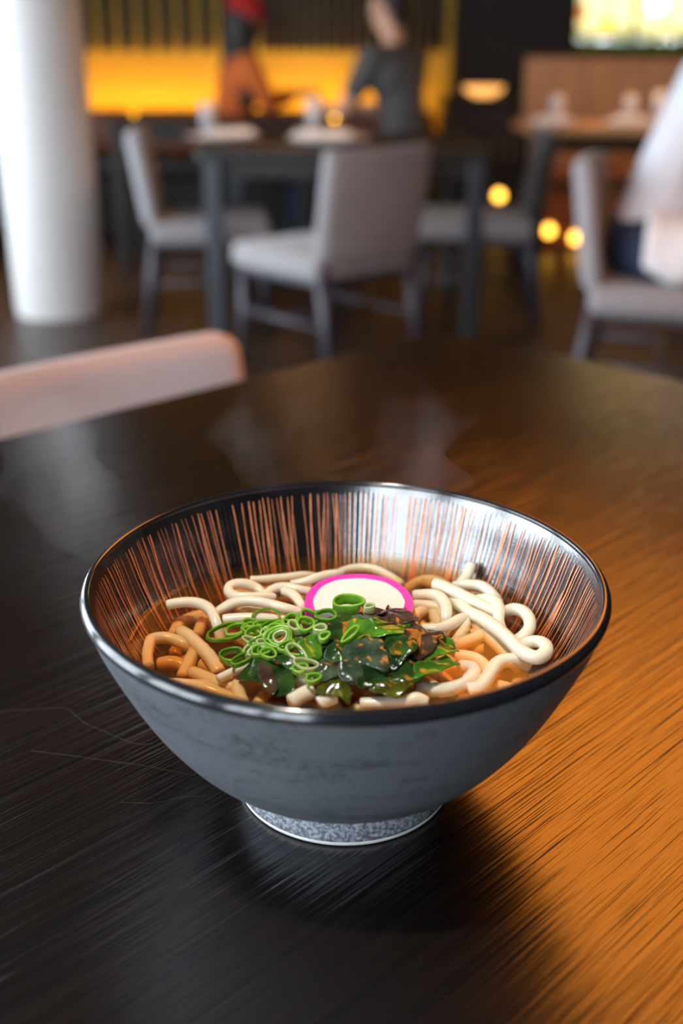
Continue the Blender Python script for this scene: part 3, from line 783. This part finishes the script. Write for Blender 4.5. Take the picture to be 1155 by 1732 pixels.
def tumbler(x, y, z, r, h_, label, group):
    t = empty('water_glass', (x, y, z))
    lathe('tumbler', [(0, 0), (r*.85, 0), (r, h_), (r*.94, h_), (r*.8, .008), (0, .008)], M['glint_glass'], t, 32)
    lathe('water', [(0, .009), (r*.78, .009), (r*.88, h_*.7), (0, h_*.7)], M['glass'], t, 32)
    return tag(t, label, 'glass', group)
def napkin(x, y, z, rz, label, group, sx=.20, sy=.1):
    vs, fs = [], []; nx, ny = 12, 6
    for lay in (1, 0):
        for i in range(nx+1):
            for j in range(ny+1):
                u, v = i/nx-.5, j/ny-.5
                vs.append((u*sx, v*sy, lay*(.022 + .008*math.sin(u*9)*math.cos(v*7)) * (1 if max(abs(u), abs(v)) < .49 else .5)))
    S = (nx+1)*(ny+1)
    for i in range(nx):
        for j in range(ny):
            a = i*(ny+1)+j; q = (a, a+ny+1, a+ny+2, a+1)
            fs.append(q); fs.append(tuple(S+k for k in reversed(q)))
    rim = [i*(ny+1) for i in range(nx+1)] + [nx*(ny+1)+j for j in range(1, ny+1)] + [i*(ny+1)+ny for i in range(nx-1, -1, -1)] + [j for j in range(ny-1, 0, -1)]
    for a, b in zip(rim, rim[1:]+rim[:1]): fs.append((b, a, S+a, S+b))
    t = raw('folded_napkin', vs, fs, M['linen']); t.location = (x, y, z); t.rotation_euler = (0, 0, rz)
    return tag(t, label, 'napkin', group)
plate(-.50, 4.42, .72, .16, 'white plate on the set table nearer the white column', 'plates')
plate(-.06, 4.32, .72, .17, 'white plate on the set table behind the grey chair', 'plates')
napkin(-.47, 4.42, .738, .2, 'white napkin on the plate nearer the column', 'napkins')
napkin(-.08, 4.32, .738, -.1, 'white napkin on the plate behind the grey chair', 'napkins', .24, .13)
tumbler(-.60, 4.78, .72, .038, .13, 'water glass on the set table near the column', 'water glasses')
tumbler(-.13, 4.82, .72, .038, .15, 'water glass on the set table behind the second plate', 'water glasses')
for i, (px, py) in enumerate(((1.02, 5.3), (1.40, 5.32), (1.75, 5.28))):
    nm = ('nearest the dark counter', 'in the middle', 'nearest the person in white')[i]
    plate(px, py, .735, .13, 'white plate on the tan booth table, ' + nm, 'plates')
    napkin(px, py, .752, .1*i, 'white napkin on the tan booth table, ' + nm, 'napkins', .17, .1)
    tumbler(px+.06, py+.26, .735, .036, .13, 'water glass on the tan booth table, ' + nm, 'water glasses')
tumbler(1.60, 5.55, .735, .036, .15, 'taller water glass between the booth table glasses', 'water glasses')

# banquette in front of the ochre wall, with the strip light behind its back
e = tag(empty('banquette', (-1.05, 7.1, 0)), 'dark padded banquette along the glowing ochre wall', 'bench')
box('seat', (0, -.05, .40), (3.3, .5, .12), M['darkwood'], e, .03, smooth=True)
box('base', (0, 0, .17), (3.3, .42, .34), M['blackwall'], e)
for i in range(5): box('back_cushion', (-1.32+.66*i, .21, .585), (.64, .1, .27), M['redwood'], e, .03, smooth=True)
e = tag(empty('strip_light', (-1.1, 7.42, .66)), 'glowing yellow strip light behind the banquette back', 'light')
box('diffuser', (0, 0, .012), (3.25, .05, .024), M['cove'], e)
box('channel', (0, 0, -.01), (3.27, .07, .02), M['darkwood'], e)
# side counter in front of the dark pier
e = tag(empty('side_counter', (.98, 6.95, 0)), 'black side counter against the dark pier', 'counter')
box('carcass', (0, 0, .39), (.7, .45, .78), M['blackwall'], e, .005)
box('worktop', (0, -.01, .80), (.74, .49, .04), M['darkwood'], e, .005)
for sx in (-1, 1):
    d = box('door', (sx*.172, -.228, .42), (.335, .016, .66), M['darkwood'], e, .004)
    box('handle', (-sx*.13, -.016, .1), (.012, .016, .14), M['brass'], d)
e = tag(empty('glowing_dish', (.86, 6.85, .82)), 'glowing amber dish in place of a lit plate on the black side counter', 'lamp')
lathe('dish', [(0, 0), (.05, 0), (.11, .03), (.125, .06), (.12, .06), (.105, .034), (.048, .006), (0, .006)], M['glow'], e, 40)  # emissive dish stands in for a plate lit orange
lathe('candle', [(0, .006), (.03, .006), (.03, .045), (.004, .046), (.003, .056), (0, .056)], M['linen'], e, 24)  # candle invented to go with the glowing dish
# booth on the right
e = tag(empty('booth_bench', (1.95, 6.4, 0)), 'tan oak panelled booth bench behind the set table', 'bench')
for i in range(5): box('panel', (-.70+.36*i, .22, .72), (.352, .05, .66), M['tan'], e, .006)
box('cap_rail', (.02, .22, 1.06), (1.86, .08, .03), M['darkwood'], e, .005)
box('seat', (.02, -.02, .42), (1.82, .46, .1), M['redwood'], e, .03, smooth=True)
box('base', (.02, 0, .185), (1.82, .40, .37), M['redwood'], e)
led = emit('amber_disc_glow', (1, .50, .06), 7.0)
for lab, x_, y_, z_ in (('amber step light low on the dark counter near the wall', .66, 6.705, .27), ('amber step light low on the dark counter near the booth', .97, 6.705, .25), ('amber disc standing in for a floor reflection at the booth base near the counter', 1.20, 6.185, .11), ('second amber disc standing in for a floor reflection along the booth base', 1.36, 6.185, .07)):  # booth base pair glows in place of orange reflections off the floor
    t = tag(empty('glow_disc', (x_, y_, z_)), lab, 'light', 'step lights')
    d = lathe('bezel', [(.032, 0), (.038, 0), (.038, .014), (.032, .014)], M['brass'], t, 24, closed=True); d.rotation_euler = (R(90), 0, 0)
    d = lathe('lens', [(0, .012), (.025, .012), (.031, .008), (.031, 0), (0, 0)], led, t, 24); d.rotation_euler = (R(90), 0, 0)

# hedge and globe lamps at the lit bay
e = tag(empty('planter_box', (2.6, YB-.25, 0)), 'long planter with a green hedge below the lit glass', 'plant')
box('planter', (0, 0, .55), (2.1, .26, 1.10), M['darkwood'], e, .01)
rh = random.Random(2); vs, fs = [], []
for i in range(2600):
    p = Vector((rh.uniform(-1.03, 1.03), rh.uniform(-.12, .12), 1.10+abs(rh.gauss(.06, .05)))); q = Matrix.Rotation(rh.uniform(0, 6.28), 3, 'Z') @ Matrix.Rotation(rh.uniform(-.9, .9), 3, 'X')
    b = len(vs); L = rh.uniform(.03, .06)
    vs += [p+q @ Vector(v) for v in ((0, -L/2, 0), (L*.28, 0, .004), (0, L/2, 0), (-L*.28, 0, .004))]
    fs.append((b, b+1, b+2, b+3))
tag(raw('foliage', vs, fs, M['leafg'], e), kind='stuff')
def globe(x_, y_, z_, r, c, s, label):
    t = tag(empty('globe_pendant', (x_, y_, z_)), label, 'lamp', 'globe pendants')
    bm = bmesh.new(); bmesh.ops.create_uvsphere(bm, u_segments=24, v_segments=16, radius=r)
    me = bpy.data.meshes.new('globe'); bm.to_mesh(me); bm.free(); link('globe', me, emit('globe_glow', c, s), t)
    lathe('cap', [(0, r+.03), (.015, r+.03), (.02, r-.01), (0, r-.01)], M['brass'], t, 16)
    tube('cord', [(0, 0, r+.03), (0, 0, H-z_)], .004, M['shoe'], t, 6)
globe(1.50, 8.0, 1.385, .045, (1, .82, .45), 2.2, 'pale cream globe pendant next to the dark pier')
globe(1.64, 7.95, 1.325, .04, (1, .30, .04), 1.0, 'small orange globe pendant')
globe(1.83, 8.0, 1.26, .05, (1, .62, .05), 1.8, 'yellow globe pendant hanging lowest over the hedge')
globe(2.18, 8.05, 1.40, .055, (1, .95, .85), 9.0, 'brilliant white globe pendant')
globe(2.23, 8.0, 1.225, .035, (1, .80, .35), 1.6, 'small cream globe pendant below the white one')

# wide amber pendant (lights the table top's right) and two added small ones
M['amber_fill'] = emit('amber_fill_diffuser', (1, .52, .24), 24.0)
def drum(x_, y_, z_, r, h_, label, sm='amber'):
    t = tag(empty('drum_pendant', (x_, y_, z_)), label, 'lamp', 'amber drum pendants')
    lathe('shade', [(r, 0), (r, h_), (r-.006, h_), (r-.006, 0)], M['amber'] if sm == 'amber' else M['darkwood'], t, 64, closed=True)
    lathe('diffuser', [(0, .02), (r-.008, .02), (r-.008, .026), (0, .026)], M[sm], t, 64)
    lathe('top_cap', [(0, h_-.01), (r-.01, h_-.01), (r-.01, h_-.004), (0, h_-.004)], M['darkwood'], t, 64)
    tube('cord', [(0, 0, h_-.006), (0, 0, H-z_-.02)], .006, M['shoe'], t, 8)
    lathe('ceiling_rose', [(0, H-z_-.03), (.06, H-z_-.03), (.06, H-z_), (0, H-z_)], M['brass'], t, 24)
drum(.61, 1.24, 1.62, .45, .28, 'wide amber drum pendant lamp hanging over the table')
drum(1.5, 5.45, 1.52, .20, .22, 'small unseen drum pendant added to warm the tan booth table', 'amber_fill')  # out of view, added to put warm light on the booth
drum(-.25, 4.45, 1.50, .15, .2, 'small unseen drum pendant added to brighten the set table', 'amber_fill')  # out of view, added to brighten the plates below

# unseen ceiling spotlight, added to brighten the food in the bowl
e = tag(empty('food_fill_spot', (-.42, -.35, H-.002)), 'unseen recessed spotlight added in the ceiling to brighten the food', 'light')
lathe('bezel', [(.045, 0), (.06, 0), (.06, -.008), (.05, -.012), (.045, -.006)], M['white'], e, 32, closed=True)
ld = bpy.data.lights.new('spot', 'SPOT'); ld.energy = 135; ld.color = (1, .92, .80); ld.spot_size = R(26); ld.spot_blend = .8; ld.shadow_soft_size = .04
lo = bpy.data.objects.new('spot', ld); col.objects.link(lo); lo.location = (-.42, -.35, H-.03)
lo.rotation_euler = (Vector((0, 0, TZ+.06))-lo.location).to_track_quat('-Z', 'Y').to_euler()

# ------------------------------------------------------------------ people
def caps_vf(lst, seg=12):
    vs, fs = [], []
    for p0, r0, p1, r1 in lst:
        p0, p1 = Vector(p0), Vector(p1)
        ax = p1-p0
        t = ax.normalized() if ax.length > 1e-6 else Vector((0, 0, 1))
        pts, rad = [], []
        for k in range(5):
            a = PI/2*(1-k/5.0); pts.append(p0 - t*r0*math.sin(a)); rad.append(max(r0*math.cos(a), .0008))
        pts.append(p0); rad.append(r0)
        pts.append(p1+t*1e-5); rad.append(r1)
        for k in range(1, 6):
            a = PI/2*k/5.0; pts.append(p1 + t*r1*math.sin(a)); rad.append(max(r1*math.cos(a), .0008))
        a_ = Vector((0, 0, 1)) if abs(t.z) < .9 else Vector((1, 0, 0))
        nn = (a_-t*a_.dot(t)).normalized(); bb = t.cross(nn); base = len(vs)
        for p, r in zip(pts, rad):
            for k in range(seg):
                an = 2*PI*k/seg; vs.append(p + (nn*math.cos(an)+bb*math.sin(an))*r)
        n = len(pts)
        for i in range(n-1):
            for k in range(seg):
                k2 = (k+1) % seg; fs.append((base+i*seg+k, base+i*seg+k2, base+(i+1)*seg+k2, base+(i+1)*seg+k))
        fs.append(tuple(base+k for k in reversed(range(seg)))); fs.append(tuple(base+(n-1)*seg+k for k in range(seg)))
    return vs, fs
def blob(name, lst, mat, parent, voxel=.009, it=6):
    vs, fs = caps_vf(lst)
    o = raw(name, vs, fs, mat, parent)
    m = o.modifiers.new('union', 'REMESH'); m.mode = 'VOXEL'; m.voxel_size = voxel; m.use_smooth_shade = True
    m = o.modifiers.new('soft', 'SMOOTH'); m.factor = .5; m.iterations = it
    return o
def hand_caps(w, d, up):
    """palm, four fingers and a thumb from wrist w along d"""
    d = d.normalized(); sd = d.cross(up).normalized(); up = sd.cross(d)
    L = []
    for s in (-.028, -.009, .009, .028): L.append((w+sd*s*.6, .016, w+d*.085+sd*s, .0125))
    for s, ln in ((-.03, .058), (-.010, .075), (.010, .08), (.03, .07)):
        a = w+d*.088+sd*s; b = a+(d*.9-up*.25)*ln*.55; c = b+(d*.6-up*.75)*ln*.5
        L += [(a, .0095, b, .0088), (b, .0088, c, .0075)]
    a = w+d*.025+sd*.03; b = a+(d*.6+sd*.75)*.045; c = b+(d*.9+sd*.2-up*.2)*.035
    L += [(a, .013, b, .011), (b, .011, c, .009)]
    return L
def seated(name, x_, y_, ang, hs, lean, cfg, label):
    V = Vector
    t = tag(empty(name, (x_, y_, 0), R(ang)-PI/2), label, 'person', None)
    ht = cfg.get('torso', .56)
    pel = V((0, 0, hs+.10)); wa = V((0, lean*.3, hs+.10+ht*.36)); chs = V((0, lean*.75, hs+.10+ht*.72)); nk = V((0, lean, hs+.10+ht*.98)); hd = nk + V((0, .03+cfg.get('nod', 0), .15))
    sh = {s: V((s*.165, lean*.92, hs+.08+ht*.90)) for s in (-1, 1)}
    hip = {s: V((s*.085, .02, hs+.085)) for s in (-1, 1)}; kn = {s: V((s*.10, .43, hs+.05)) for s in (-1, 1)}
    an = {s: V((s*.10, .42, .09)) for s in (-1, 1)}; toe = {s: V((s*.11, .56, .035)) for s in (-1, 1)}
    el = {s: V(cfg['elbow'][0 if s < 0 else 1]) for s in (-1, 1)}; wr = {s: V(cfg['wrist'][0 if s < 0 else 1]) for s in (-1, 1)}
    body = [(pel, .12, wa, .10), (wa, .10, chs, .115), (nk-V((0, .01, .06)), .055, nk+V((0, .012, .05)), .05)]
    for s in (-1, 1):
        body += [(chs+V((s*.06, 0, 0)), .10, chs+V((s*.06, 0, .02)), .095), (chs+V((s*.05, 0, .06)), .07, sh[s], .052), (sh[s], .052, el[s], .04), (el[s], .039, wr[s], .026),
                 (hip[s], .088, kn[s], .058), (kn[s], .056, an[s], .04), (an[s], .042, toe[s], .03), (pel, .11, hip[s], .095)]
        body += hand_caps(wr[s], wr[s]-el[s] if not cfg.get('flat') else V((0, 1, -.05)), V((0, 0, 1)))
    # head: skull, face, jaw, nose, ears
    body += [(hd+V((0, -.012, .025)), .088, hd+V((0, .012, .03)), .082), (hd+V((0, .02, -.01)), .072, hd+V((0, .035, -.055)), .05), (hd+V((0, .035, -.07)), .035, hd+V((0, .05, -.075)), .03),
             (hd+V((0, .09, .02)), .010, hd+V((0, .112, -.018)), .015), (hd+V((-.025, .06, .04)), .02, hd+V((.025, .06, .04)), .02), (nk+V((0, .01, .03)), .05, hd+V((0, 0, -.03)), .06)]
    for s in (-1, 1): body.append((hd+V((s*.083, -.005, .025)), .017, hd+V((s*.084, -.004, -.012)), .012))
    blob('body', body, M['skin'], t, .008, 4)
    def grow(L, g_): return [(a, ra+g_, b, rb+g_) for a, ra, b, rb in L]
    top = [(pel+V((0, 0, -.01)), .125, wa, .112), (wa, .112, chs, .125), (chs+V((0, 0, .05)), .09, chs+V((0, .0, .085)), .07)]
    for s in (-1, 1):
        top += [(chs+V((s*.06, 0, 0)), .11, chs+V((s*.06, 0, .02)), .105), (chs+V((s*.05, 0, .06)), .082, sh[s], .064)]
        f = cfg['sleeve']
        if f > 0:
            if f <= 1: top.append((sh[s], .066, sh[s].lerp(el[s], f), .056))
            else: top += [(sh[s], .066, el[s], .052), (el[s], .052, el[s].lerp(wr[s], f-1), .042)]
    blob('shirt', top, M[cfg['top']], t, .010, 5)
    tr = [(pel+V((0, 0, -.02)), .128, pel+V((0, 0, 0)), .128)]
    for s in (-1, 1): tr += [(pel, .118, hip[s], .104), (hip[s], .10, kn[s], .07), (kn[s], .068, an[s]+V((0, 0, .03)), .054)]
    blob('trousers', tr, M['navy'], t, .010, 5)
    for s in (-1, 1):
        blob('shoe', [(an[s]+V((0, -.03, -.045)), .044, toe[s]+V((0, .0, .005)), .038), (an[s]+V((0, -.02, -.03)), .048, an[s]+V((0, 0, -.01)), .048)], M['shoe'], t, .008, 4)
        e_ = lathe('eye', [(0, -.011), (.008, -.008), (.011, 0), (.008, .008), (0, .011)], M['eye'], t, 12); e_.location = hd+V((s*.031, .079, .022))
    m_ = box('mouth', hd+V((0, .084, -.05)), (.042, .012, .011), M['lip'], t, .004)
    for nm, lst, mt in cfg['head'](hd, nk): blob(nm, lst, M[mt], t, .009, 4)
    return t
def short_hair(hd, nk):
    V = Vector
    return [('hair', [(hd+V((0, -.03, .045)), .092, hd+V((0, .015, .07)), .078), (hd+V((0, -.06, .0)), .06, hd+V((0, -.06, -.03)), .045), (hd+V((-.05, .03, .09)), .035, hd+V((.05, .03, .09)), .035)], 'hair')]
def long_hair_cap(hd, nk):
    V = Vector
    L = [(hd+V((0, -.035, .03)), .09, hd+V((0, -.06, -.08)), .075), (hd+V((-.055, -.03, -.02)), .045, nk+V((-.07, -.05, -.12)), .05), (hd+V((.055, -.02, -.02)), .06, nk+V((.10, -.01, -.12)), .07), (nk+V((.10, -.01, -.12)), .07, nk+V((.11, .0, -.27)), .05), (hd+V((0, -.06, -.08)), .07, nk+V((0, -.10, -.22)), .055)]
    return [('hair', L, 'hair'), ('knit_cap', [(hd+V((0, -.015, .075)), .094, hd+V((0, .012, .085)), .088), (hd+V((0, .02, .055)), .092, hd+V((0, .012, .05)), .092)], 'red')]
def bun_hair(hd, nk):
    V = Vector
    return short_hair(hd, nk) + [('hair_bun', [(hd+V((0, -.12, .05)), .045, hd+V((0, -.13, .06)), .045)], 'hair')]
seated('person', .31, 5.25, 138, .45, .10, dict(top='grey_tee', sleeve=.6, elbow=[(-.24, .20, .80), (.24, .20, .80)], wrist=[(-.14, .42, .80), (.12, .44, .80)], flat=True, head=short_hair), 'person in a charcoal t-shirt sitting sideways at the dark table')
seated('person', -.66, 6.40, 20, .42, .08, dict(top='orange', sleeve=1.6, elbow=[(-.24, .16, .80), (.24, .16, .80)], wrist=[(-.12, .38, .84), (.12, .38, .84)], head=long_hair_cap), 'person with a red cap and long dark hair in an orange top on the banquette')
seated('person', .90, 2.92, -15, .44, .20, dict(top='white_top', sleeve=.12, torso=.58, elbow=[(-.24, .32, .74), (.24, .32, .74)], wrist=[(-.14, .56, .78), (.14, .56, .78)], head=bun_hair), 'person in a white sleeveless top and navy trousers on the grey chair')
# napkin over the lap of the person in white
nl = empty('lap', (.90, 2.92, 0), R(-15)-PI/2)
vs, fs = [], []; nu, nv = 10, 14
for lay in (0, 1):
    for i in range(nu+1):
        for j in range(nv+1):
            u, v = i/nu, j/nv
            yy = -.01+.26*u; c_ = Vector((.085+.015*yy/.43, yy, .525-.035*yy/.43))
            a = R(150-190*v*(1-.35*abs(u-.35))); rr = .118-.012*u+.006*math.sin(u*7+v*5)+.006-.004*lay
            vs.append(c_+Vector((math.cos(a)*rr, 0, math.sin(a)*rr)))
S_ = (nu+1)*(nv+1)
for i in range(nu):
    for j in range(nv):
        a = i*(nv+1)+j; q = (a, a+1, a+nv+2, a+nv+1); fs.append(q); fs.append(tuple(S_+k_ for k_ in reversed(q)))
rimv = [i*(nv+1) for i in range(nu+1)] + [nu*(nv+1)+j for j in range(1, nv+1)] + [i*(nv+1)+nv for i in range(nu-1, -1, -1)] + [j for j in range(nv-1, 0, -1)]
for a, b in zip(rimv, rimv[1:]+rimv[:1]): fs.append((a, b, S_+b, S_+a))
o = raw('lap_napkin', vs, fs, M['linen']); o.location = nl.location; o.rotation_euler = nl.rotation_euler; bpy.data.objects.remove(nl)
tag(o, 'white napkin draped over the navy trousers of the person in white', 'napkin', 'napkins')
# stool for the man
st = tag(empty('round_stool', (.31, 5.25, 0)), 'dark wooden stool under the person in charcoal', 'stool')
lathe('seat', [(0, .44), (.17, .44), (.18, .43), (.18, .41), (.17, .40), (0, .40)], M['darkwood'], st, 32)
for k in range(4):
    a = R(45+90*k); link('leg', leg_me((.11*math.cos(a), .11*math.sin(a), .40), (.16*math.cos(a), .16*math.sin(a), 0), .016, .012), M['darkwood'], st)


# ------------------------------------------------------------------ steam rising from the soup
def ony(px, py, Y):
    d = ray(px, py); return CAM + d*((Y - CAM.y)/d.y)
k = N('steam'); k.n.remove(k.p)
vsn = k.add('ShaderNodeVolumeScatter'); vsn.inputs['Color'].default_value = (1, 1, 1, 1); vsn.inputs['Anisotropy'].default_value = .3
nz = k.noise(26, 3, k.obj((1, 1, .45))); mr = k.add('ShaderNodeMapRange'); k.ln(nz, mr.inputs[0])
for i_, v_ in ((1, .44), (2, .72), (3, 0), (4, 4.5)): mr.inputs[i_].default_value = v_
k.ln(mr.outputs[0], vsn.inputs['Density']); k.ln(vsn.outputs[0], k.out.inputs['Volume']); M['steam'] = k.m
steam_root = tag(empty('steam', (0, 0, TZ+.1)), 'faint wisps of steam rising from the hot soup', 'steam', kind='stuff')
def wisp(pts, Y, wmax, depth, sd):
    vs, fs = [], []
    P = spline([ony(a, b, Y+.006*math.sin(i*1.3+sd)) for i, (a, b) in enumerate(pts)], 8); n = len(P); seg = 20
    for i, p in enumerate(P):
        t = i/(n-1); f = math.sin(PI*min(1, max(.02, t)))**.7
        wd = wmax*f*(.75+.5*noise.noise((t*4, sd, 0)))+.0006; dp = depth*f+.0004
        for q in range(seg):
            a = 2*PI*q/seg; vs.append(p + Vector((wd*math.cos(a), dp*math.sin(a), 0)))
    for i in range(n-1):
        for q in range(seg):
            q2 = (q+1) % seg; fs.append((i*seg+q, i*seg+q2, (i+1)*seg+q2, (i+1)*seg+q))
    fs.append(tuple(q for q in reversed(range(seg)))); fs.append(tuple((n-1)*seg+q for q in range(seg)))
    o = outward(raw('wisp', vs, fs, M['steam'], steam_root)); o.matrix_parent_inverse = Matrix.Translation((0, 0, -TZ-.1))
    o['kind'] = 'stuff'
wisp([(700, 870), (690, 800), (640, 740), (660, 670), (640, 600)], .04, .042, .016, 1)
wisp([(480, 860), (470, 800), (440, 740), (470, 670), (450, 620)], .03, .028, .014, 3)
wisp([(190, 960), (150, 890), (100, 820), (80, 740), (90, 660)], -.01, .030, .016, 5)
